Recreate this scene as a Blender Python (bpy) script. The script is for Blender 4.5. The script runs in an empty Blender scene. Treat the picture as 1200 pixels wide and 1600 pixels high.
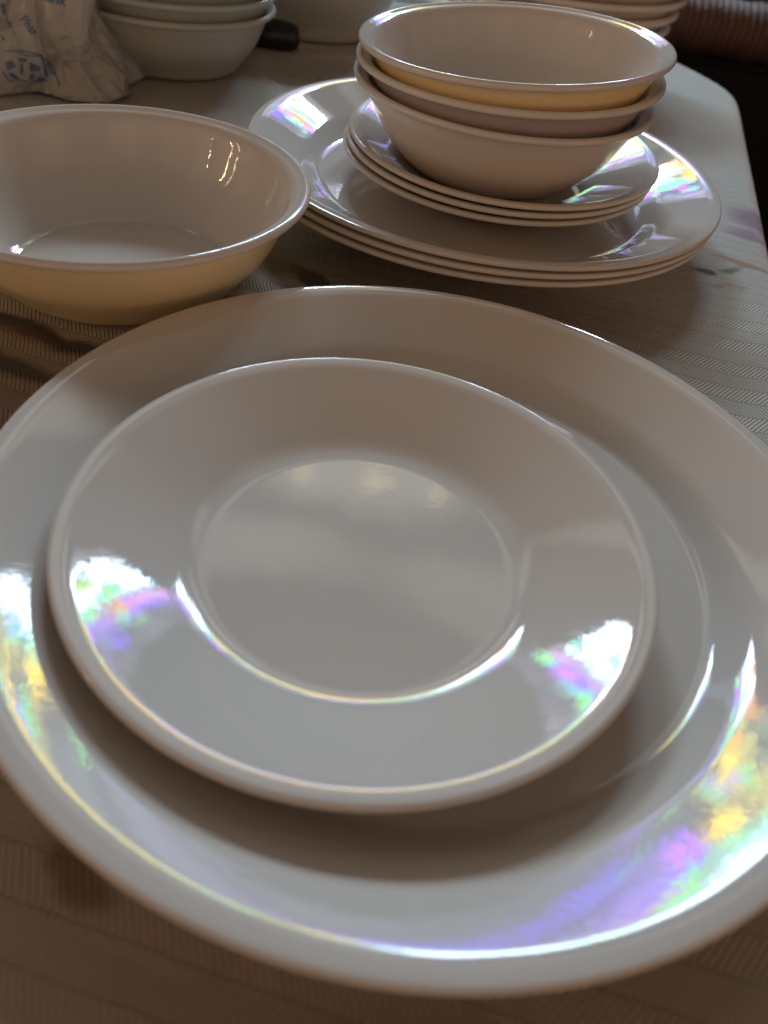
import bpy, bmesh, math, random
from mathutils import Vector, Matrix, noise
from mathutils.bvhtree import BVHTree

scene = bpy.context.scene
C = scene.collection
PI = math.pi
R = math.radians

# ------------------------------------------------------------------ camera
PITCH, ROLL, CAMZ, FPX = R(43.61), R(8.98), 0.1788, 1213.0
cd = bpy.data.cameras.new('camera')
cam = bpy.data.objects.new('camera', cd)
C.objects.link(cam)
fwd = Vector((0, math.cos(PITCH), -math.sin(PITCH)))
up0 = Vector((0, math.sin(PITCH), math.cos(PITCH)))
rt0 = Vector((1, 0, 0))
c_, s_ = math.cos(ROLL), math.sin(ROLL)
rt = rt0 * c_ + up0 * s_
up = -rt0 * s_ + up0 * c_
M = Matrix((rt, up, -fwd)).transposed().to_4x4()
M.translation = Vector((0, 0, CAMZ))
cam.matrix_world = M
cd.sensor_fit = 'VERTICAL'
cd.sensor_height = 36.0
cd.lens = FPX / 1600 * 36.0
cd.clip_start = 0.01
cd.clip_end = 60
cd.dof.use_dof = True
cd.dof.focus_distance = 0.34
cd.dof.aperture_fstop = cd.lens / 3.0
scene.camera = cam

# ------------------------------------------------------------------ colour management, world, lamps
scene.view_settings.view_transform = 'Standard'
scene.view_settings.look = 'None'
scene.view_settings.gamma = 1
scene.view_settings.exposure = 0
scene.render.engine = 'CYCLES'
scene.cycles.use_denoising = True
scene.cycles.max_bounces = 8
scene.cycles.caustics_reflective = False
scene.cycles.caustics_refractive = False
scene.cycles.sample_clamp_indirect = 4


class NT:
    """small helper to write node trees tersely"""
    def __init__(s, tree):
        s.t = tree
        s.n = tree.nodes
        s.l = tree.links

    def new(s, kind, **kw):
        n = s.n.new(kind)
        for k, v in kw.items():
            setattr(n, k, v)
        return n

    def put(s, sock, v):
        if isinstance(v, bpy.types.NodeSocket):
            s.l.new(v, sock)
        elif v is not None:
            if isinstance(v, (tuple, list)) and len(v) == 3 and sock.type == 'RGBA':
                v = (*v, 1)
            sock.default_value = v

    def m(s, op, a, b=None, c=None, clamp=False):
        n = s.new('ShaderNodeMath', operation=op)
        n.use_clamp = clamp
        s.put(n.inputs[0], a)
        s.put(n.inputs[1], b)
        s.put(n.inputs[2], c)
        return n.outputs[0]

    def mix(s, f, a, b, blend='MIX'):
        n = s.new('ShaderNodeMix', data_type='RGBA', blend_type=blend)
        n.clamp_factor = True
        s.put(n.inputs[0], f)
        s.put(n.inputs[6], a)
        s.put(n.inputs[7], b)
        return n.outputs[2]

    def noise(s, vec, scale, detail=3, rough=.5, dist=0):
        n = s.new('ShaderNodeTexNoise')
        n.noise_dimensions = '3D'
        s.put(n.inputs['Vector'], vec)
        n.inputs['Scale'].default_value = scale
        n.inputs['Detail'].default_value = detail
        n.inputs['Roughness'].default_value = rough
        n.inputs['Distortion'].default_value = dist
        return n.outputs['Fac'], n.outputs['Color']

    def sep(s, v):
        n = s.new('ShaderNodeSeparateXYZ')
        s.put(n.inputs[0], v)
        return n.outputs

    def comb(s, x, y, z=0.0):
        n = s.new('ShaderNodeCombineXYZ')
        s.put(n.inputs[0], x)
        s.put(n.inputs[1], y)
        s.put(n.inputs[2], z)
        return n.outputs[0]

    def ramp(s, f, stops, interp='LINEAR'):
        n = s.new('ShaderNodeValToRGB')
        cr = n.color_ramp
        cr.interpolation = interp
        while len(cr.elements) < len(stops):
            cr.elements.new(0.5)
        for e, (p, col) in zip(cr.elements, stops):
            e.position = p
            e.color = (*col, 1) if len(col) == 3 else col
        s.put(n.inputs[0], f)
        return n.outputs[0]

    def smooth(s, x, a, b):
        n = s.new('ShaderNodeMapRange', interpolation_type='SMOOTHSTEP')
        s.put(n.inputs[0], x)
        s.put(n.inputs[1], a)
        s.put(n.inputs[2], b)
        n.inputs[3].default_value = 0
        n.inputs[4].default_value = 1
        return n.outputs[0]

    def ellipse(s, x, y, cx, cy, ax, ay, ang=0.0, soft=0.35):
        """1 inside an ellipse, falling softly to 0 at its edge"""
        ca, sa = math.cos(ang), math.sin(ang)
        dx = s.m('SUBTRACT', x, cx)
        dy = s.m('SUBTRACT', y, cy)
        px = s.m('ADD', s.m('MULTIPLY', dx, ca / ax), s.m('MULTIPLY', dy, sa / ax))
        py = s.m('ADD', s.m('MULTIPLY', dx, -sa / ay), s.m('MULTIPLY', dy, ca / ay))
        r = s.m('SQRT', s.m('ADD', s.m('MULTIPLY', px, px), s.m('MULTIPLY', py, py)))
        return s.m('SUBTRACT', 1.0, s.smooth(r, 1 - soft, 1 + soft))


# the dim room: warm and brown behind the camera, greyer overhead and towards the window
w = bpy.data.worlds.new('World')
scene.world = w
w.use_nodes = True
nt = NT(w.node_tree)
nt.n.clear()
tc = nt.new('ShaderNodeTexCoord').outputs['Generated']
sx, sy, sz = nt.sep(tc)
front = nt.smooth(sy, -0.5, 0.9)
above = nt.smooth(sz, -0.1, 0.9)
az = nt.m('ARCTAN2', sx, sy)
# behind the camera: soft warm upright strips, added to give reflections some structure
strip, _ = nt.noise(nt.comb(nt.m('MULTIPLY', az, 4.0), nt.m('MULTIPLY', sz, .9), 0.0), 1.0, 3, .65)
strip = nt.smooth(strip, .40, .60)
back = nt.mix(strip, (0.20, 0.115, 0.07), (1.20, 0.77, 0.49))
col = nt.mix(front, back, (0.028, 0.030, 0.036))
pan, _ = nt.noise(nt.comb(nt.m('MULTIPLY', sx, 2.2), nt.m('MULTIPLY', sy, 3.5), 3.0), 1.0, 2, .5)
col = nt.mix(above, col, nt.mix(nt.smooth(pan, .42, .56), (0.045, 0.033, 0.024), (0.115, 0.090, 0.068)))
# pale parts of the ceiling and wall above the window, crossed by a beam and its post
wn, _ = nt.noise(tc, 9, 3, .6)
ex_ = nt.m('ADD', sx, nt.m('MULTIPLY', nt.m('SUBTRACT', wn, .5), .05))
ez_ = nt.m('ADD', nt.m('ADD', sz, nt.m('MULTIPLY', sx, -.02)), nt.m('MULTIPLY', nt.m('SUBTRACT', wn, .5), .05))
fy = nt.smooth(sy, .05, .3)
for (ex, ez, eax, eaz, cc, am, sf) in [
        (-.03, .660, .13, .032, (2.1, 1.95, 1.7), .85, .45), (-.24, .735, .21, .028, (1.6, 1.52, 1.4), .75, .4), (.16, .745, .15, .030, (1.5, 1.42, 1.3), .7, .4),
        (-.03, .86, .34, .055, (.6, .57, .52), .7, .8),
        (-.11, .662, .016, .009, (3.9, 3.3, 2.0), .8, .5), (-.01, .665, .020, .011, (4.2, 3.6, 2.2), .8, .5), (.07, .668, .016, .009, (3.6, 3.0, 1.8), .8, .5)]:
    e = nt.m('MULTIPLY', nt.ellipse(ex_, ez_, ex, ez, eax, eaz, 0, sf), nt.m('MULTIPLY', fy, am))
    col = nt.mix(e, col, cc)
bg = nt.new('ShaderNodeBackground')
nt.put(bg.inputs[0], col)
bg.inputs[1].default_value = 1.0
out = nt.new('ShaderNodeOutputWorld')
nt.l.new(bg.outputs[0], out.inputs[0])

# the window opposite the camera: one area lamp, colour patches added for its glints
WIN_Y, WIN_Z, WIN_X, WIN_W, WIN_H = 2.25, 1.12, -0.03, 1.24, 0.62
ld = bpy.data.lights.new('window_light', 'AREA')
ld.shape = 'RECTANGLE'
ld.size, ld.size_y = WIN_W, WIN_H
ld.energy = 150.0
ld.use_nodes = True
nt = NT(ld.node_tree)
nt.n.clear()
geo = nt.new('ShaderNodeNewGeometry')
uu, vv, _z = nt.sep(geo.outputs['Parametric'])
WV = nt.comb(nt.m('MULTIPLY', uu, WIN_W / WIN_H), vv)
vv = nt.m('SUBTRACT', nt.m('MULTIPLY', vv, 1.265), .265)   # 0 = the sill; below it only dim things
nf, nc = nt.noise(WV, 3.2, 4, .6, .6)
nf2, _ = nt.noise(WV, 9.0, 3, .6, .4)
y_ = nt.m('ADD', vv, nt.m('MULTIPLY', nt.m('SUBTRACT', nf2, .5), .12))
x_ = nt.m('ADD', uu, nt.m('MULTIPLY', nt.m('SUBTRACT', nf, .5), .10))
col = nt.ramp(y_, [(0.0, (.01, .01, .02)), (.05, (.03, .015, .13)), (.12, (.10, .05, .19)), (.24, (.20, .10, .24)),
                   (.31, (.05, .05, .07)), (.37, (.25, .38, .48)), (.45, (.52, .90, 1.15)), (.70, (.74, 1.0, 1.3)),
                   (.76, (.16, .19, .25)), (.80, (.72, .98, 1.3)), (.96, (.76, .98, 1.25)), (1.0, (.1, .09, .08))])
# between the two bright halves a dimmer yellow-green zone, shaped for the glints
mid = nt.m('SUBTRACT', 1.0, nt.smooth(nt.m('ABSOLUTE', nt.m('SUBTRACT', x_, .465)), .12, .175))
lfm, _ = nt.noise(WV, 12, 3, .6)
midc = nt.ramp(y_, [(0, (.01, .01, .02)), (.25, (.015, .015, .02)), (.38, (.34, .24, .012)), (.62, (.30, .25, .03)), (.85, (.07, .11, .06)), (1, (.05, .05, .05))])
midc = nt.mix(nt.smooth(lfm, .45, .60), midc, (.012, .014, .014))
col = nt.mix(mid, col, midc)
for (ex, ey, eax, eay, ecol, amt) in [
        (.38, -.06, .05, .07, (.04, .022, .10), .9), (.29, -.05, .028, .07, (.03, .015, .19), 1), (.46, -.12, .05, .06, (.06, .04, .12), .8),
        (.18, -.02, .03, .06, (.03, .14, .03), .8),
        (.20, .58, .05, .08, (.14, .30, .004), 1), (.82, .56, .05, .08, (.14, .30, .004), 1),
        (.315, .55, .025, .25, (.04, .22, .10), .8), (.625, .55, .025, .25, (.04, .22, .10), .8), (.79, .93, .05, .10, (.34, .10, .004), 1),
        (.16, .22, .05, .07, (.25, .06, .01), 1), (.10, .10, .04, .05, (.03, .01, .28), 1),
        (.30, .14, .05, .07, (.05, .03, .22), .9), (.86, .18, .06, .06, (.04, .02, .24), 1),
        (.72, .12, .04, .05, (.17, .08, .2), .9), (.55, .62, .035, .12, (.3, .12, .005), .8), (.61, .90, .06, .13, (.26, .11, .01), .9)]:
    e = nt.ellipse(x_, y_, ex, ey, eax, eay, 0, .35)
    col = nt.mix(nt.m('MULTIPLY', e, amt), col, ecol)
# dark noise gaps put in to break the light up
lf, _ = nt.noise(WV, 10.0, 4, .65, .8)
lf2, _ = nt.noise(WV, 4.0, 2, .5, .3)
brk = nt.m('MULTIPLY', nt.smooth(lf, .47, .56), nt.smooth(lf2, .40, .58))
brk = nt.m('MULTIPLY', brk, nt.m('SUBTRACT', 1.0, nt.m('MULTIPLY', nt.smooth(vv, .55, .95), .12)))
col = nt.mix(nt.m('MULTIPLY', brk, .88), col, (.035, .04, .05))
sp1, spc = nt.noise(WV, 5.5, 2, .5, .5)
hue = nt.ramp(nt.noise(WV, 4.3, 1, .5)[0], [(.30, (.24, .05, .34)), (.42, (.05, .02, .40)), (.50, (.03, .22, .10)), (.60, (.07, .28, .05)), (.70, (.10, .17, .24))])
col = nt.mix(nt.m('MULTIPLY', nt.smooth(sp1, .55, .59), nt.m('MULTIPLY', nt.smooth(vv, -.06, .08), nt.m('SUBTRACT', 1.0, nt.smooth(vv, .6, .85)))), col, hue)
corner = nt.m('MULTIPLY', nt.m('SUBTRACT', 1.0, nt.smooth(x_, .24, .30)), nt.smooth(y_, .80, .84))
col = nt.mix(corner, col, (.03, .03, .035))
bars = nt.smooth(nt.m('ABSOLUTE', nt.m('SUBTRACT', uu, .70)), .006, .012)
col = nt.mix(bars, (.05, .05, .06), col)
em = nt.new('ShaderNodeEmission')
nt.put(em.inputs[0], col)
em.inputs[1].default_value = 1.0
lo = nt.new('ShaderNodeOutputLight')
nt.l.new(em.outputs[0], lo.inputs[0])
lamp = bpy.data.objects.new('window_light', ld)
C.objects.link(lamp)
lamp.location = (WIN_X, WIN_Y, WIN_Z)
lamp.rotation_euler = (R(90 - 6), 0, R(180))
lamp.rotation_euler = (Vector((WIN_X, WIN_Y, WIN_Z)) - Vector((0, .3, .45))).to_track_quat('Z', 'Y').to_euler()

# small warm lamps of the room behind the camera (their glints and streaks show in the bowls)
for (lx, ly, lz, sx_, sy_, be) in [(-2.1, -.35, .80, .03, .42, 1.3), (-2.15, -.12, .80, .03, .50, .7), (-1.9, -.9, .95, .03, .03, .2)]:
    b = bpy.data.lights.new('room_lamp', 'AREA')
    b.shape = 'RECTANGLE'
    b.size, b.size_y = sx_, sy_
    b.energy = be
    b.color = (1.0, .72, .40)
    bo = bpy.data.objects.new('room_lamp', b)
    C.objects.link(bo)
    bo.location = (lx, ly, lz)
    bo.rotation_euler = (bo.location - Vector((0, .4, 0))).to_track_quat('Z', 'Y').to_euler()


# ------------------------------------------------------------------ helpers
def tag(o, label=None, cat=None, group=None, kind=None):
    if label:
        o['label'] = label
    if cat:
        o['category'] = cat
    if group:
        o['group'] = group
    if kind:
        o['kind'] = kind
    return o


def obj(name, me, mats, parent=None):
    o = bpy.data.objects.new(name, me)
    C.objects.link(o)
    if parent:
        o.parent = parent
    for m_ in (mats if isinstance(mats, (list, tuple)) else [mats]):
        if m_.name not in [x.name for x in me.materials]:
            me.materials.append(m_)
    return o


def empty(name, loc=(0, 0, 0), rot=(0, 0, 0)):
    o = bpy.data.objects.new(name, None)
    o.empty_display_size = .02
    C.objects.link(o)
    o.location = loc
    o.rotation_euler = rot
    return o


def shade(me, ang=None):
    for p in me.polygons:
        p.use_smooth = True


def lathe(name, prof, seg=160, matfn=None):
    """prof: list of (r, z) from the top centre round to the bottom centre"""
    vs, fs, mi = [], [], []
    idx = []
    for (r, z) in prof:
        if r < 1e-6:
            idx.append([len(vs)])
            vs.append((0, 0, z))
        else:
            idx.append(list(range(len(vs), len(vs) + seg)))
            for k in range(seg):
                a = 2 * PI * k / seg
                vs.append((r * math.cos(a), r * math.sin(a), z))
    for i in range(len(prof) - 1):
        A, B = idx[i], idx[i + 1]
        mt = matfn(i) if matfn else 0
        for k in range(seg):
            k2 = (k + 1) % seg
            if len(A) == 1:
                fs.append((A[0], B[k], B[k2]))
            elif len(B) == 1:
                fs.append((A[k2], A[k], B[0]))
            else:
                fs.append((A[k], B[k], B[k2], A[k2]))
            mi.append(mt)
    me = bpy.data.meshes.new(name)
    me.from_pydata(vs, [], fs)
    me.polygons.foreach_set('material_index', mi)
    shade(me)
    me.update()
    return me


def interp(tab, x):
    for (a, va), (b, vb) in zip(tab, tab[1:]):
        if x <= b:
            t = (x - a) / (b - a)
            t = max(0, min(1, t))
            t = t * t * (3 - 2 * t)
            return va + (vb - va) * t
    return tab[-1][1]


def plate_profile(angles, R_, t=.0028, foot=.045, lip=.00125):
    """top surface by integrating the slope angle (degrees) over the radius"""
    top = [(0, t)]
    r, z = 0.0, t
    n = 240
    end = R_ - lip
    for i in range(1, n + 1):
        r2 = end * i / n
        z += math.tan(R(interp(angles, (r + r2) / 2))) * (r2 - r)
        r = r2
        if r > angles[0][0] - .002 or i % 12 == 0:
            top.append((r, z))
    a_end = R(interp(angles, end))
    edge = []
    nx, nz = -math.sin(a_end), math.cos(a_end)
    cx, cz = r - nx * lip, z - nz * lip
    a0 = math.atan2(nz, nx)
    for k in range(1, 12):
        a = a0 - (PI) * k / 12
        edge.append((cx + lip * math.cos(a), cz + lip * math.sin(a)))
    bot = []
    th = 2 * lip
    for i in range(len(top) - 1, 0, -1):
        rr, zz = top[i]
        if rr < foot:
            break
        a = R(interp(angles, rr))
        k_ = min(1, (end - rr) / .01)
        tt = th + (t - th) * k_
        bot.append((rr + math.sin(a) * tt, zz - math.cos(a) * tt))
    # keep radius decreasing
    cl = []
    for p in bot:
        if not cl or p[0] < cl[-1][0]:
            cl.append(p)
    bot = [(a, max(b, 0.0004)) for a, b in cl if a > foot + .002]
    bot += [(foot + .0012, .0002), (foot, 0), (foot - .0012, .0004), (foot - .003, .0010), (foot * .5, .0012), (0, .0012)]
    return top + edge + bot


def height(prof):
    return max(z for r, z in prof)


# ------------------------------------------------------------------ materials
def glaze(name, base, rough=.05, bump=1.0, speck=True):
    m = bpy.data.materials.new(name)
    m.use_nodes = True
    nt = NT(m.node_tree)
    bs = nt.n['Principled BSDF']
    tc = nt.new('ShaderNodeTexCoord').outputs['Object']
    n1, _ = nt.noise(tc, 28, 3, .55)
    c = nt.mix(nt.m('MULTIPLY', n1, .35), base, tuple(x * .90 for x in base))
    if speck:
        n2, _ = nt.noise(tc, 420, 1, .5)
        sp = nt.smooth(n2, .81, .83)
        c = nt.mix(nt.m('MULTIPLY', sp, .35), c, (.20, .15, .11))
    nt.put(bs.inputs['Base Color'], c)
    # hair-fine knife scratches in two directions
    x_, y_, z_ = nt.sep(tc)
    sc1, _ = nt.noise(nt.comb(nt.m('MULTIPLY', nt.m('ADD', x_, nt.m('MULTIPLY', y_, .4)), 45), nt.m('MULTIPLY', nt.m('SUBTRACT', y_, nt.m('MULTIPLY', x_, .4)), 1500), z_), 1, 1, .5)
    sc2, _ = nt.noise(nt.comb(nt.m('MULTIPLY', nt.m('SUBTRACT', x_, nt.m('MULTIPLY', y_, 1.7)), 900), nt.m('MULTIPLY', nt.m('ADD', y_, nt.m('MULTIPLY', x_, 1.7)), 30), z_), 1, 1, .5)
    area, _ = nt.noise(tc, 22, 2, .5)
    scr = nt.m('MULTIPLY', nt.m('MAXIMUM', nt.smooth(sc1, .76, .80), nt.smooth(sc2, .76, .80)), nt.smooth(area, .50, .62))
    c = nt.mix(nt.m('MULTIPLY', scr, .35), c, (.85, .82, .78))
    # faint dishwasher wear makes the gloss uneven
    n3, _ = nt.noise(tc, 60, 5, .7)
    nt.put(bs.inputs['Roughness'], nt.m('ADD', rough - .02, nt.m('MULTIPLY', nt.smooth(n3, .45, .75), .06)))
    bs.inputs['IOR'].default_value = 1.52
    bs.inputs['Specular IOR Level'].default_value = .5
    bs.inputs['Subsurface Weight'].default_value = 0
    n4, _ = nt.noise(tc, 420, 2, .5)
    n5, _ = nt.noise(tc, 45, 2, .5)
    h = nt.m('ADD', nt.m('MULTIPLY', scr, -.000004), 0)
    h = nt.m('ADD', h, nt.m('MULTIPLY', n4, .000017)); h = nt.m('ADD', h, nt.m('MULTIPLY', n5, .00004))
    bp = nt.new('ShaderNodeBump')
    bp.inputs['Strength'].default_value = 1
    bp.inputs['Distance'].default_value = bump
    nt.put(bp.inputs['Height'], h)
    nt.l.new(bp.outputs[0], bs.inputs['Normal'])
    return m


M_PLATE = glaze('cream_glass', (.655, .60, .55))
M_WHITE = glaze('white_glass', (.65, .59, .54))
M_YELLOW = glaze('yellow_coating', (.88, .71, .41), rough=.14, speck=False)
M_MAUVE = glaze('mauve_grey_glass', (.47, .40, .39), rough=.08)
M_MINT = glaze('pale_green_glass', (.44, .465, .415), rough=.22)
M_DULL = glaze('dull_white_glass', (.46, .44, .385), rough=.3)


def simple(name, col, rough=.5, nscale=30, var=.3, bump=0.0, bscale=200):
    m = bpy.data.materials.new(name)
    m.use_nodes = True
    nt = NT(m.node_tree)
    bs = nt.n['Principled BSDF']
    tc = nt.new('ShaderNodeTexCoord').outputs['Object']
    f, _ = nt.noise(tc, nscale, 4, .6)
    nt.put(bs.inputs['Base Color'], nt.mix(f, tuple(x * (1 - var) for x in col), tuple(x * (1 + var) for x in col)))
    bs.inputs['Roughness'].default_value = rough
    if bump:
        f2, _ = nt.noise(tc, bscale, 4, .6)
        bp = nt.new('ShaderNodeBump')
        bp.inputs['Distance'].default_value = bump
        nt.put(bp.inputs['Height'], f2)
        nt.l.new(bp.outputs[0], bs.inputs['Normal'])
    return m


# ------------------------------------------------------------------ floor
me = bpy.data.meshes.new('floor')
me.from_pydata([(-4, -3, -.75), (5, -3, -.75), (5, 7, -.75), (-4, 7, -.75)], [], [(0, 1, 2, 3)])
tag(obj('floor', me, simple('dark_floor', (.006, .007, .011), .6, 3)), kind='structure')

# ------------------------------------------------------------------ tablecloth
TA = R(9.6)
edge = [(.055, -.36), (.116, 0), (.18, .384), (.19, .448), (.2075, .551), (.232, .697), (.2475, .785), (.2475, .815),
        (.236, .849), (.217, .886), (.18, .95), (.11, 1.04), (0, 1.12), (-.15, 1.18), (-.4, 1.22), (-1.1, 1.25)]
# smooth the outline
pts = [Vector(p) for p in edge]
for _ in range(2):
    q = [pts[0]]
    for a, b in zip(pts, pts[1:]):
        q += [a.lerp(b, .25), a.lerp(b, .75)]
    q.append(pts[-1])
    pts = q


def nearest(p):
    best = None
    for a, b in zip(pts, pts[1:]):
        d = b - a
        t = max(0, min(1, (p - a).dot(d) / d.length_squared))
        c = a + d * t
        v = p - c
        L = v.length
        if best is None or L < best[0]:
            side = d.x * v.y - d.y * v.x      # >0: inside (left of travel)
            best = (L, c, v, side, d)
    return best


feet = [(.012, .1735, .14), (.0245, .4556, .14), (-.134, .318, .10), (-.206, .634, .08), (-.13, .80, .09), (.079, .80, .10)]


def cloth_z(x, y):
    """gentle creases, flat beneath the dishes"""
    k = 1.0
    for fx, fy, fr in feet:
        d = math.hypot(x - fx, y - fy)
        k *= max(0, min(1, (d - fr * .62) / (fr * .5)))
    z = noise.noise((x * 9, y * 9, 1.3)) * .0028 + noise.noise((x * 26, y * 26, 5.1)) * .0007
    # two folds of cloth near the dark handle
    for (ax, ay, ang, ln, wd, h) in [(-.10, .715, .25, .07, .012, .006), (-.165, .70, 1.9, .05, .012, .004),
                                     (-.06, .72, 2.2, .05, .010, .004), (.05, .93, .5, .12, .02, .004)]:
        dx, dy = x - ax, y - ay
        u = dx * math.cos(ang) + dy * math.sin(ang)
        v = -dx * math.sin(ang) + dy * math.cos(ang)
        z += h * math.exp(-(u / ln) ** 2 - (v / wd) ** 2)
    return (z - .0012) * k


RR = .011
step = .005
xs = [-1.0 + step * i for i in range(int(1.72 / step))]
ys = [-.34 + step * i for i in range(int(1.96 / step))]
vs, uvs, keep = [], [], {}
for j, y in enumerate(ys):
    for i, x in enumerate(xs):
        fast_in = x < min(.055 + (y + .36) * .169, .24) - .06 and y < .80 and x < .05
        if fast_in:
            keep[(i, j)] = len(vs)
            vs.append((x, y, cloth_z(x, y)))
            uvs.append((x, y))
            continue
        L, c, v, side, d = nearest(Vector((x, y)))
        if side >= 0:
            kk = min(1, L / .02)
            keep[(i, j)] = len(vs)
            vs.append((x, y, cloth_z(x, y) * kk))
            uvs.append((x, y))
        elif L < .27:
            n = v / L if L > 1e-6 else Vector((1, 0))
            if L < RR * PI / 2:
                o_, z = RR * math.sin(L / RR), -RR * (1 - math.cos(L / RR))
            else:
                dd = L - RR * PI / 2
                wob = noise.noise((c.x * 9, c.y * 9, 3.3)) * .03 * min(1, dd / .15)
                o_, z = RR + wob + dd * .05, -RR - dd
            keep[(i, j)] = len(vs)
            vs.append((c.x + n.x * o_, c.y + n.y * o_, z))
            uvs.append((x, y))
fs = []
for j in range(len(ys) - 1):
    for i in range(len(xs) - 1):
        q = [keep.get(k) for k in ((i, j), (i + 1, j), (i + 1, j + 1), (i, j + 1))]
        if None not in q:
            fs.append(q)
me = bpy.data.meshes.new('tablecloth')
me.from_pydata(vs, [], fs)
uvl = me.uv_layers.new(name='UVMap')
for lp in me.loops:
    uvl.data[lp.index].uv = uvs[lp.vertex_index]
shade(me)

m = bpy.data.materials.new('herringbone_cloth')
m.use_nodes = True
nt = NT(m.node_tree)
bs = nt.n['Principled BSDF']
uvn = nt.new('ShaderNodeUVMap')
x, y, _ = nt.sep(uvn.outputs[0])
warp, warpc = nt.noise(uvn.outputs[0], 60, 2, .5)
xw = nt.m('ADD', x, nt.m('MULTIPLY', nt.m('SUBTRACT', warp, .5), .0016))
w2, _ = nt.noise(uvn.outputs[0], 55, 2, .5)
yw = nt.m('ADD', y, nt.m('MULTIPLY', nt.m('SUBTRACT', w2, .5), .0012))
ca, sa = math.cos(TA), math.sin(TA)
a_ = nt.m('ADD', nt.m('MULTIPLY', xw, ca), nt.m('MULTIPLY', yw, -sa))      # along a row
b_ = nt.m('ADD', nt.m('MULTIPLY', xw, sa), nt.m('MULTIPLY', yw, ca))       # across the rows
ROW = .0108
pp = nt.m('PINGPONG', b_, ROW)
ph = nt.m('DIVIDE', nt.m('ADD', a_, nt.m('MULTIPLY', pp, .62)), .00185)
st = nt.m('ADD', nt.m('MULTIPLY', nt.m('SINE', nt.m('MULTIPLY', ph, 2 * PI)), .5), .5)
st = nt.smooth(st, .12, .75)
rowedge = nt.m('PINGPONG', nt.m('ADD', b_, 0.0), ROW)
re_ = nt.m('MINIMUM', rowedge, nt.m('SUBTRACT', ROW, rowedge))
re_ = nt.smooth(re_, 0, .0006)
ystr, _ = nt.noise(uvn.outputs[0], 900, 2, .6)
big, _ = nt.noise(uvn.outputs[0], 7, 4, .6)
base = nt.mix(big, (.86, .84, .79), (.78, .74, .67))
# printed pattern: leaves, petals and stains with soft uneven edges, besides broad brown areas
pn, _ = nt.noise(uvn.outputs[0], 40, 4, .6)
pn2, _ = nt.noise(uvn.outputs[0], 33, 4, .6, .5)
px = nt.m('ADD', x, nt.m('MULTIPLY', nt.m('SUBTRACT', pn, .5), .018))
py = nt.m('ADD', y, nt.m('MULTIPLY', nt.m('SUBTRACT', pn2, .5), .018))
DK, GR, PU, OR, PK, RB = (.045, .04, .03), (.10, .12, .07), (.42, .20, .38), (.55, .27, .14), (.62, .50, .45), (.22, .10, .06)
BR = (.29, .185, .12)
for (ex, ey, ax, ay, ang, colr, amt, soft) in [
        (.03, -.06, .26, .13, .05, BR, .85, .6), (-.20, .235, .13, .065, -.25, BR, .75, .6), (.02, .34, .16, .035, -.1, BR, .5, .7), (-.12, .62, .16, .08, .3, BR, .4, .8), (-.13, .04, .06, .05, -.8, (.30, .20, .15), .6, .6),  # broad brown areas; the one beside the green bowls is painted-in shade
        (-.155, .262, .026, .0055, -.35, DK, .9, .45), (-.130, .256, .020, .0050, -.2, DK, .9, .45), (-.150, .236, .03, .006, -.35, DK, .8, .45),
        (-.175, .262, .05, .004, -.25, RB, .5, .6), (-.165, .215, .03, .006, -.5, RB, .45, .6),
        (-.045, .333, .026, .007, -.75, DK, .8, .25), (-.020, .322, .020, .006, -.55, RB, .6, .4),
        (-.085, .345, .025, .012, .1, (.42, .33, .12), .7, .5), (-.02, .38, .03, .012, .3, GR, .35, .6),
        (.205, .500, .016, .020, .5, PU, .75, .45), (.190, .475, .013, .008, -.4, PU, .65, .5),
        (.178, .433, .019, .0035, -.35, OR, .7, .4), (.168, .424, .008, .0035, .6, DK, .6, .5),
        (.152, .416, .006, .004, 0, DK, .85, .5), (.164, .402, .010, .003, .2, OR, .4, .5),
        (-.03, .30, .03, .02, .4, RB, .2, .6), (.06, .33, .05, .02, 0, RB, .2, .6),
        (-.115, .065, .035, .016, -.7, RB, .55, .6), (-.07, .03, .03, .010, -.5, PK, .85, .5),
        (-.047, .0525, .010, .0035, -.5, PK, .55, .5), (-.031, .0480, .0095, .0048, -.2, PK, .60, .35), (-.012, .0470, .006, .0035, 0, PK, .45, .4), (-.054, .0610, .010, .0045, -.6, RB, .7, .5), (.02, .030, .03, .012, .1, RB, .5, .6),
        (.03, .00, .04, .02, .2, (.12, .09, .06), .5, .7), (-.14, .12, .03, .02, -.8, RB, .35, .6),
        (-.055, .98, .06, .012, .25, DK, .8, .5), (-.03, .955, .05, .012, .2, (.16, .26, .22), .7, .6),
        (.01, .99, .03, .02, .8, (.35, .42, .24), .5, .6), (-.09, .90, .05, .02, .6, GR, .5, .6),
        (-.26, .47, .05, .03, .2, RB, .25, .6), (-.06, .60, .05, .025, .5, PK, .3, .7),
        (-.125, .655, .0025, .0015, 0, DK, .8, .5), (-.103, .66, .0016, .0012, 0, DK, .8, .5), (.15, .75, .04, .02, 1.2, GR, .12, .6)]:
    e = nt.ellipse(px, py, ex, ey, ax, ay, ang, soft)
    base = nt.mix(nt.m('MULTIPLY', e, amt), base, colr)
gap = nt.m('SUBTRACT', 1.0, nt.m('MULTIPLY', st, re_))
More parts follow.
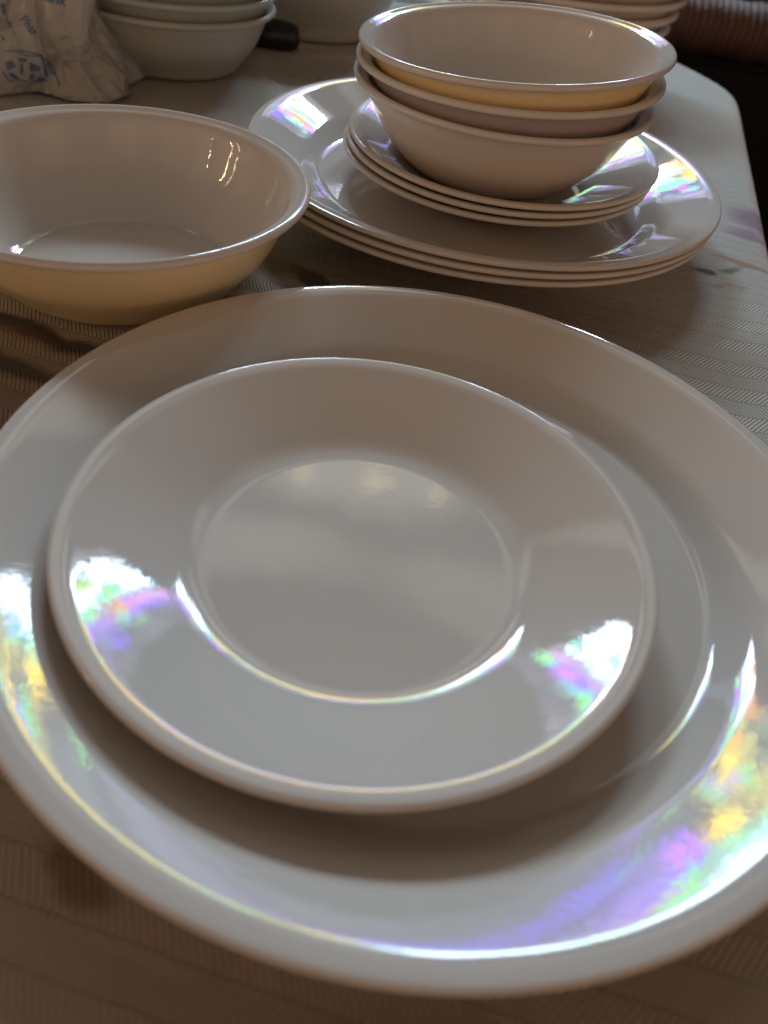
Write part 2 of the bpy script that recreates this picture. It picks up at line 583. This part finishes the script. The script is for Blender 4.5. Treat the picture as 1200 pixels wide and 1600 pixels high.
# the ribs show less in the large brown areas at front and left
brown_area = nt.m('MAXIMUM', nt.ellipse(px, py, .0, -.04, .26, .15, .05, .4), nt.ellipse(px, py, -.2, .235, .12, .06, -.25, .5))
gap = nt.m('MULTIPLY', gap, nt.m('SUBTRACT', 1.0, nt.m('MULTIPLY', brown_area, .62)))
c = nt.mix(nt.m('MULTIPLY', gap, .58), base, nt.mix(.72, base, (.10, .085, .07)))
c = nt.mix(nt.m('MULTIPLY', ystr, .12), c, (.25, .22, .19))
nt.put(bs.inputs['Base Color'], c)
bs.inputs['Roughness'].default_value = .85
bs.inputs['Specular IOR Level'].default_value = .15
bs.inputs['Sheen Weight'].default_value = .1
h = nt.m('ADD', nt.m('MULTIPLY', nt.m('MULTIPLY', st, re_), 1.0), nt.m('MULTIPLY', ystr, .35))
bp = nt.new('ShaderNodeBump')
bp.inputs['Strength'].default_value = .9
bp.inputs['Distance'].default_value = .0014
nt.put(bp.inputs['Height'], h)
nt.l.new(bp.outputs[0], bs.inputs['Normal'])
tag(obj('tablecloth', me, m), 'cream herringbone tablecloth with faded leaf and petal print under all the dishes', 'tablecloth')

# ------------------------------------------------------------------ plates
LARGE = plate_profile([(.089, 0), (.0945, 36), (.099, 36), (.105, 25.8), (.1225, 25.8), (.128, 6), (.131, -8)], .131, foot=.086)
SMALL = plate_profile([(.0435, 0), (.0560, 26), (.0790, 25.5), (.0838, 7), (.0857, -10)], .0857, foot=.0450)
LM = lathe('large_plate', LARGE, 256)
SM = lathe('small_plate', SMALL, 224)
HL, HS, T = height(LARGE), height(SMALL), .0028
print('heights', HL, HS)


def place(o, x, y, z, tx=0, ty=0, rz=0):
    n = Vector((tx, ty, 1)).normalized()
    q = Vector((0, 0, 1)).rotation_difference(n)
    o.rotation_mode = 'QUATERNION'
    from mathutils import Quaternion
    o.rotation_quaternion = q @ Quaternion((0, 0, 1), rz)
    o.location = (x, y, z)
    return o


o = place(obj('dinner_plate', LM, M_PLATE), .012, .1735, 0, 0, 0, .4)
tag(o, 'large cream dinner plate in the foreground with one smaller plate on it', 'plate')
o = place(obj('side_plate', SM, M_PLATE), -.0052, .160, T + .0002, 0, 0, 1.1)
tag(o, 'small cream side plate lying alone on the large foreground dinner plate', 'plate')

PITCHP = .0037
for k in range(3):
    o = place(obj('dinner_plate', LM, M_PLATE), .0245 + (2 - k) * -.0012, .4556 + (2 - k) * -.0008, .0002 + PITCHP * k + .0012, .004, -.012, k * .9)
    tag(o, ['bottom dinner plate of the three large plates stacked under the bowls',
            'middle dinner plate of the three large plates stacked under the bowls',
            'top dinner plate of the back stack, holding the small plates and bowls'][k], 'plate',
        'large plates in the back stack')
z0 = .0002 + PITCHP * 2 + T + .0012
for k in range(3):
    o = place(obj('side_plate', SM, M_PLATE), .0337 + (2 - k) * -.0015, .4599 - (2 - k) * .001, z0 + .0014 + PITCHP * k, -.008, -.034, 2 + k * 1.3)
    tag(o, ['lowest of the three small side plates in the back stack',
            'middle one of the three small side plates in the back stack',
            'top small side plate of the back stack, right under the three bowls'][k], 'plate',
        'small plates in the back stack')
z1 = z0 + .0014 + PITCHP * 2 + T


# ------------------------------------------------------------------ bowls
def bez(ctrl, n):
    """Catmull-Rom through control points"""
    P = [Vector(p) for p in ctrl]
    P = [P[0] * 2 - P[1]] + P + [P[-1] * 2 - P[-2]]
    out_ = []
    for i in range(1, len(P) - 2):
        for k in range(n):
            t = k / n
            a, b, c, d = P[i - 1], P[i], P[i + 1], P[i + 2]
            out_.append(.5 * ((2 * b) + (c - a) * t + (2 * a - 5 * b + 4 * c - d) * t * t + (3 * b - a - 3 * c + d) * t ** 3))
    out_.append(P[-2])
    return out_


def bowl_profile(R_, H_, foot, t=.0026, lipr=.0017, lipw=.0045):
    k, h = R_ / .0794, H_ / .0437
    outer = [(foot, 0.0004), (foot + .004 * k, .0022 * h), (.0545 * k, .0085 * h), (.0640 * k, .0195 * h), (.0700 * k, .031 * h),
             (.0735 * k, .0385 * h), (R_ - .0026, H_ - .0034)]
    oc = bez(outer, 10)
    inner = []
    for i, p in enumerate(oc):
        a = oc[max(0, i - 1)]
        b = oc[min(len(oc) - 1, i + 1)]
        tg = (b - a).normalized()
        nrm = Vector((-tg.y, tg.x))
        inner.append(p + nrm * t)
    top = [(0, t + .0004)] + [(foot * f, t + .0004) for f in (.3, .6, .85)] + [(p.x, max(p.y, t + .0004)) for p in inner if p.x < R_ - lipr * 2.2 and p.x > foot * .9]
    # monotone radius
    tt = [top[0]]
    for p in top[1:]:
        if p[0] > tt[-1][0]:
            tt.append(p)
    lip = []
    cx, cz = R_ - lipr, H_ - lipr
    for i in range(13):
        a = R(125) - R(215) * i / 12
        lip.append((cx + lipr * math.cos(a), cz + lipr * math.sin(a)))
    bot = [(p.x, p.y) for p in reversed(oc) if p.x < R_ - lipr * 1.2]
    n_in = len(tt) + len(lip)
    prof = tt + lip + bot + [(foot - .0015, .0), (foot - .004, .0008), (foot * .5, .001), (0, .001)]
    return prof, n_in


BP, BN = bowl_profile(.0794, .0437, .043)
W1 = lathe('white_bowl', BP, 200)
V1 = lathe('mauve_bowl', BP, 200, lambda i: 1 if i >= BN - 1 else 0)
Y1 = lathe('yellow_bowl', BP, 200, lambda i: 1 if i >= BN - 1 else 0)

hb = .0437
for k, (tx, ty, cx, cy, rimz) in enumerate([(-.004, -.022, .0275, .4545, z1 + hb), (-.040, -.019, .0280, .4540, z1 + hb + .0105),
                                            (-.0767, -.0164, .0284, .4532, z1 + hb + .0210)]):
    n = Vector((tx, ty, 1)).normalized()
    base = Vector((cx, cy, rimz)) - n * hb
    me = [W1, V1, Y1][k]
    mats = [[M_WHITE], [M_PLATE, M_MAUVE], [M_PLATE, M_YELLOW]][k]
    o = place(obj('cereal_bowl', me, mats), base.x, base.y, base.z, tx, ty, k * 2.)
    tag(o, ['bottom bowl of the back stack, white outside, standing on the small plates',
            'middle bowl of the tilted stack of three, mauve grey outside',
            'top bowl of the back stack, tilted left, with yellow outside'][k], 'bowl', 'bowls stacked on the back plates')

# the single yellow bowl on the left
YP, YN = bowl_profile(.0826, .0454, .046, lipr=.0019)
o = place(obj('cereal_bowl', lathe('yellow_bowl_single', YP, 224, lambda i: 1 if i >= YN - 1 else 0), [M_PLATE, M_YELLOW]), -.1338, .3178, 0, 0, 0, .7)
tag(o, 'empty cream bowl with yellow outside, alone on the cloth at left', 'bowl')

# pale green bowls beside the plastic bag
MP, MN = bowl_profile(.073, .043, .042, lipr=.0021)
MD, MM = lathe('dull_bowl', MP, 160), lathe('mint_bowl', MP, 160)
for k in range(3):
    o = place(obj('cereal_bowl', MM if k else MD, M_MINT if k else M_DULL), -.206 + k * .001, .634, .0105 * k, 0, 0, k)
    tag(o, ['lowest dull white bowl of the stack beside the plastic bag',
            'pale green bowl nested second in the stack beside the plastic bag',
            'uppermost pale green bowl of the stack beside the plastic bag'][k], 'bowl', 'bowls beside the plastic bag')

# big serving bowl further back
SP, SN = bowl_profile(.086, .072, .051, lipr=.0024, t=.003)
o = place(obj('serving_bowl', lathe('serving_bowl', SP, 160), M_DULL), -.130, .800, 0, 0, 0, 0)
tag(o, 'big dull white serving bowl at the back, cut off by the top edge', 'bowl')

# leaning stack of bowls, top right
RP, RN = bowl_profile(.095, .036, .055, lipr=.0026, t=.003)
RM = lathe('shallow_bowl', RP, 176)
names = ['bottom', 'second lowest', 'third lowest', 'fourth lowest', 'fifth lowest', 'topmost']
for k in range(6):
    o = place(obj('soup_bowl', RM, M_WHITE), .079 + .0040 * k, .800, .0102 * k, -.010 * min(k, 4), 0, k * 1.1)
    tag(o, names[k] + ' soup bowl of the leaning stack at the far right of the cloth', 'bowl', 'soup bowls in the far right stack')

# ------------------------------------------------------------------ dark handled utensil between the bowls
def sweep(path, radii, seg=16, flat=1.0):
    vs, fs = [], []
    P = [Vector(p) for p in path]
    for i, p in enumerate(P):
        tg = (P[min(i + 1, len(P) - 1)] - P[max(i - 1, 0)]).normalized()
        s = tg.cross(Vector((0, 0, 1))).normalized()
        u = s.cross(tg)
        for k in range(seg):
            a = 2 * PI * k / seg
            vs.append(p + s * math.cos(a) * radii[i] + u * math.sin(a) * radii[i] * flat)
    for i in range(len(P) - 1):
        for k in range(seg):
            k2 = (k + 1) % seg
            fs.append((i * seg + k, i * seg + k2, (i + 1) * seg + k2, (i + 1) * seg + k))
    fs.append(tuple(reversed(range(seg))))
    fs.append(tuple(range((len(P) - 1) * seg, len(P) * seg)))
    me = bpy.data.meshes.new('swept')
    me.from_pydata([tuple(v) for v in vs], [], fs)
    bm = bmesh.new()
    bm.from_mesh(me)
    bmesh.ops.recalc_face_normals(bm, faces=bm.faces)
    bm.to_mesh(me)
    bm.free()
    shade(me)
    return me


M_BLACK = simple('black_plastic', (.008, .008, .010), .35, 40)
M_STEEL = simple('dull_steel', (.35, .35, .36), .3, 40, .1)
M_STEEL.node_tree.nodes['Principled BSDF'].inputs['Metallic'].default_value = 1
ut = empty('kitchen_knife', (-.139, .706, 0.0120), (0, 0, R(12)))
tag(ut, 'black handled kitchen knife lying between the two white bowls at the back', 'knife')
hp = [(.012, 0, 0), (.0105, 0, 0), (.006, 0, 0), (-.005, 0, .0005), (-.025, .002, .001), (-.05, .004, .001), (-.075, .006, .0005), (-.095, .007, 0)]
obj('handle', sweep(hp, [.004, .008, .0105, .0118, .0115, .011, .011, .009], 20, .95), M_BLACK, ut)
obj('handle_guard', sweep([(-.095, .007, 0), (-.1, .0072, 0), (-.108, .0075, 0)], [.011, .012, .006], 16, .9), M_STEEL, ut)
obj('blade', sweep([(-.108, .0075, 0), (-.15, .009, 0), (-.2, .012, -.004)], [.011, .010, .002], 12, .12), M_STEEL, ut)

# ------------------------------------------------------------------ plastic bag
m = bpy.data.materials.new('thin_white_plastic')
m.use_nodes = True
nt = NT(m.node_tree)
bs = nt.n['Principled BSDF']
tc = nt.new('ShaderNodeTexCoord').outputs['Object']
f, _ = nt.noise(tc, 25, 4, .6)
nt.put(bs.inputs['Base Color'], nt.mix(f, (.80, .76, .71), (.66, .62, .58)))
bs.inputs['Roughness'].default_value = .24
mus = nt.new('ShaderNodeTexNoise')
try:
    mus.noise_type = 'RIDGED_MULTIFRACTAL'
except Exception:
    pass
mus.inputs['Scale'].default_value = 45
mus.inputs['Detail'].default_value = 5
nt.put(mus.inputs['Vector'], tc)
bp = nt.new('ShaderNodeBump')
bp.inputs['Distance'].default_value = .0042
bp.inputs['Strength'].default_value = .9
wv_, wvc = nt.noise(tc, 30, 3, .6)
wvec = nt.new('ShaderNodeVectorMath', operation='MULTIPLY_ADD')
nt.put(wvec.inputs[0], wvc)
wvec.inputs[1].default_value = (.03, .03, .03)
nt.put(wvec.inputs[2], tc)
hh = nt.m('MULTIPLY', mus.outputs[0], .15)
for vs_, am_ in ((38, 1.0), (95, .42), (210, .2)):
    vn = nt.new('ShaderNodeTexVoronoi', feature='F1')
    vn.inputs['Scale'].default_value = vs_
    nt.put(vn.inputs['Vector'], wvec.outputs[0])
    hh = nt.m('ADD', hh, nt.m('MULTIPLY', vn.outputs['Distance'], am_))
nt.put(bp.inputs['Height'], hh)
nt.l.new(bp.outputs[0], bs.inputs['Normal'])
tr = nt.new('ShaderNodeBsdfTranslucent')
tr.inputs[0].default_value = (.6, .56, .52, 1)
nt.l.new(bp.outputs[0], tr.inputs['Normal'])
mx = nt.new('ShaderNodeMixShader')
mx.inputs[0].default_value = .42
nt.l.new(bs.outputs[0], mx.inputs[1])
nt.l.new(tr.outputs[0], mx.inputs[2])
nt.l.new(mx.outputs[0], nt.n['Material Output'].inputs[0])
M_BAG = m
M_BLUE = simple('blue_print', (.11, .19, .36), .45, 60, .4)


def crumple(center, rad, src, fold=.006, floor=True, seed=0.0, sub=7):
    """crumpled film: folds radiate from the point src where the film is gathered"""
    bm = bmesh.new()
    bmesh.ops.create_icosphere(bm, subdivisions=sub, radius=1)
    src = Vector(src)
    for v in bm.verts:
        d = v.co.copy()
        p = Vector((d.x * rad[0], d.y * rad[1], d.z * rad[2]))
        k = 1 + .20 * noise.noise(d * 1.5 + Vector((seed, 1, 7)))
        p = p * k
        q = p - src
        a = math.atan2(q.z + q.y * .5, q.x)
        L = q.length
        f1 = 1 - abs(noise.noise((a * 2.6 + seed, L * 9, 2.0))) * 2.4
        f2 = 1 - abs(noise.noise((a * 6.5 + seed, L * 16, 6.0))) * 2.4
        f3 = 1 - abs(noise.noise((a * 15 + seed, L * 40, 9.0))) * 2.4
        vd, _ = noise.voronoi((p + Vector((seed, 0, 0))) * 42)
        ve, _ = noise.voronoi((p + Vector((seed, 3, 0))) * 105)
        dsp = fold * (f1 * 1.0 + f2 * .55 + f3 * .22) - (vd[1] - vd[0]) * .16 / 42 - (ve[1] - ve[0]) * .22 / 105
        p = p + d * dsp
        p = p + Vector(center)
        if floor and p.z < .004:
            t = min(1.5, (.004 - p.z) / .02)
            p.x += d.x * .010 * t
            p.y += d.y * .006 * t
            p.z = .0012 + .0025 * max(0, noise.noise((p.x * 60, p.y * 60, seed)) + .4) * math.exp(-t * 2)
        v.co = p
    me = bpy.data.meshes.new('film')
    bm.to_mesh(me)
    bm.free()
    shade(me)
    return me


bag = empty('plastic_bag', (-.317, .597, 0))
BL = bag.location
tag(bag, 'crumpled white plastic bag with blue print at the upper left', 'plastic bag')
bme = crumple((.000, -.010, .018), (.092, .078, .058), (.045, -.020, .070), .0065, seed=2.3)
obj('film', bme, M_BAG, bag)
obj('handle', crumple((.0675, -.048, .040), (.0185, .018, .043), (.0, 0, -.08), .0032, True, 5.1, 6), M_BAG, bag)
obj('film', crumple((.070, -.050, .004), (.030, .024, .020), (-.02, 0, .05), .0035, True, 8.2, 6), M_BAG, bag)
obj('film', crumple((-.016, -.046, .036), (.026, .026, .044), (0, 0, .08), .004, True, 12.2, 6), M_BAG, bag)

# blue print, laid on the film by dropping flat shapes on to it
allv, allf = [], []
for o_ in bag.children:
    off = len(allv)
    allv += [v.co.copy() for v in o_.data.vertices]
    allf += [tuple(i + off for i in p.vertices) for p in o_.data.polygons]
bvh = BVHTree.FromPolygons(allv, allf)


def flat_text(body, bold=.0):
    cu = bpy.data.curves.new('t', 'FONT')
    cu.body = body
    cu.size = 1
    cu.offset = bold
    cu.resolution_u = 3
    o = bpy.data.objects.new('t', cu)
    C.objects.link(o)
    bpy.context.view_layer.update()
    me = bpy.data.meshes.new_from_object(o.evaluated_get(bpy.context.evaluated_depsgraph_get()))
    bpy.data.objects.remove(o)
    bm = bmesh.new()
    bm.from_mesh(me)
    return bm


def shapes(polys):
    bm = bmesh.new()
    for P in polys:
        bm.faces.new([bm.verts.new((a, b, 0)) for a, b in P])
    return bm


def stroke(path, wd):
    out_ = []
    for (a, b), (c2, d) in zip(path, path[1:]):
        L = math.hypot(c2 - a, d - b)
        nx, ny = -(d - b) / L * wd / 2, (c2 - a) / L * wd / 2
        out_.append([(a + nx, b + ny), (c2 + nx, d + ny), (c2 - nx, d - ny), (a - nx, b - ny)])
    return out_


eye = Vector((0, 0, CAMZ))
PX = .495 / FPX


def project(bm, u0, v0, size, ang):
    """size in sheet units; the sheet stands before the bag and every point drops straight on to the film"""
    bmesh.ops.triangulate(bm, faces=bm.faces)
    for _ in range(4):
        long = [e for e in bm.edges if e.calc_length() * size > 4]
        if not long:
            break
        bmesh.ops.subdivide_edges(bm, edges=long, cuts=1)
        bmesh.ops.triangulate(bm, faces=[f for f in bm.faces if len(f.verts) > 3])
    ca_, sa_ = math.cos(ang), math.sin(ang)
    dead = []
    for v in bm.verts:
        a = (v.co.x * ca_ - v.co.y * sa_) * size + u0
        b = (v.co.x * sa_ + v.co.y * ca_) * size - v0
        d = (fwd + rt * ((a - 600) / FPX) + up * ((b + 800) / FPX)).normalized()
        hit = bvh.ray_cast(eye - BL, d)
        if hit[0] is None:
            dead.append(v)
        else:
            v.co = hit[0] - d * .0007
    bmesh.ops.delete(bm, geom=dead, context='VERTS')
    me = bpy.data.meshes.new('print')
    bm.to_mesh(me)
    bm.free()
    return obj('print', me, M_BLUE, bag)


project(flat_text('Phar', .012), 30, 30, 19, R(-52))
project(flat_text('our', .015), 72, 98, 17, R(-70))
project(flat_text('Thank', .02), 48, -4, 22, R(-14))
project(shapes(stroke([(5, -80), (22, -79), (42, -87), (66, -88)], 1.6) + stroke([(64, -86), (70, -100), (73, -120)], 4)
               + stroke([(70, -90), (84, -108), (93, -134)], 1.8) + stroke([(4, -112), (16, -128), (30, -124), (44, -128), (72, -126)], 1.6)
               + [[(8, -98), (18, -94), (26, -104), (12, -110)], [(12, -113), (22, -115), (31, -124), (20, -123)],
                  [(28, -90), (42, -92), (41, -97), (30, -96)], [(46, -97), (64, -104), (63, -112), (47, -111)],
                  [(33, -100), (36, -101), (36, -117), (32, -115)], [(46, -116), (54, -115), (54, -124), (45, -125)],
                  [(57, -120), (70, -121), (72, -127), (58, -127)], [(1, -8), (6, -4), (9, -20), (5, -24)],
                  [(11, -32), (18, -34), (18, -44), (13, -43)], [(2, -54), (7, -60), (8, -66), (3, -60)]]), 0, 0, 1, 0)
project(shapes(sum([stroke([(28 + k * 4.2, -77 - k * .9), (30 + k * 4.2, -80 - k * .9), (32 + k * 4.2, -77.5 - k * .9)], 1.5) for k in range(9)], [])), 0, 0, 1, 0)

# ------------------------------------------------------------------ wicker armchair beyond the table
M_RUSH = simple('red_brown_wicker', (.095, .042, .028), .55, 60, .5, .002, 150)
M_DARKWOOD = simple('dark_wood', (.005, .006, .010), .55, 20)
M_DARKWOOD.node_tree.nodes['Principled BSDF'].inputs['Specular IOR Level'].default_value = .12
M_SLATE = simple('slate_cushion', (.035, .038, .045), .8, 30)
ch = empty('wicker_armchair', (.70, 1.62, -.75))
tag(ch, 'dark armchair with red brown wicker wrapped arm beyond the table corner', 'armchair')


def box_mesh(x0, y0, z0, x1, y1, z1, bev=.008):
    bm = bmesh.new()
    bmesh.ops.create_cube(bm, size=1)
    for v in bm.verts:
        v.co = Vector(((x0 + x1) / 2 + v.co.x * (x1 - x0), (y0 + y1) / 2 + v.co.y * (y1 - y0), (z0 + z1) / 2 + v.co.z * (z1 - z0)))
    bmesh.ops.bevel(bm, geom=list(bm.edges), offset=bev, segments=2, affect='EDGES')
    me = bpy.data.meshes.new('box')
    bm.to_mesh(me)
    bm.free()
    return me


# arm: a fat roll wound with wicker strands; every turn is a bulge
def roll(p0, p1, rad, turns, sag=0.0):
    path, rr = [], []
    n = turns * 8
    p0, p1 = Vector(p0), Vector(p1)
    for i in range(n + 1):
        t = i / n
        p = p0.lerp(p1, t)
        p.z += sag * math.sin(t * PI)
        path.append(p)
        k = i / 8
        rr.append(rad * (1 + .05 * math.sin(k * 1.3) * math.sin(k * .37)) * (.90 + .12 * abs(math.sin(PI * k)) ** .6) + .001 * noise.noise((k, 0, 0)))
    return sweep(path, rr, 22, 1.0)


def _wick(p):
    return Vector(p) - ch.location


obj('arm', roll(_wick((.215, 1.36, -.040)), _wick((.66, 1.37, -.055)), .036, 44, .004), M_RUSH, ch)
obj('arm', roll(_wick((.60, 1.95, -.06)), _wick((1.08, 1.98, -.07)), .036, 40, .004), M_RUSH, ch)
for i, (a, b) in enumerate([(-.42, -.24), (.36, -.24), (-.42, .34), (.36, .34)]):
    obj('leg', sweep([(a, b, 0), (a, b, .3), (a, b, .66)], [.018, .022, .024], 12), M_DARKWOOD, ch)
obj('side_panel', box_mesh(-.46, -.262, .22, -.03, -.240, .665), M_DARKWOOD, ch)
obj('seat', box_mesh(-.44, -.236, .34, .36, .32, .46, .03), M_SLATE, ch)
obj('backrest', box_mesh(-.40, -.18, .60, .40, -.08, .82, .03), M_SLATE, ch)
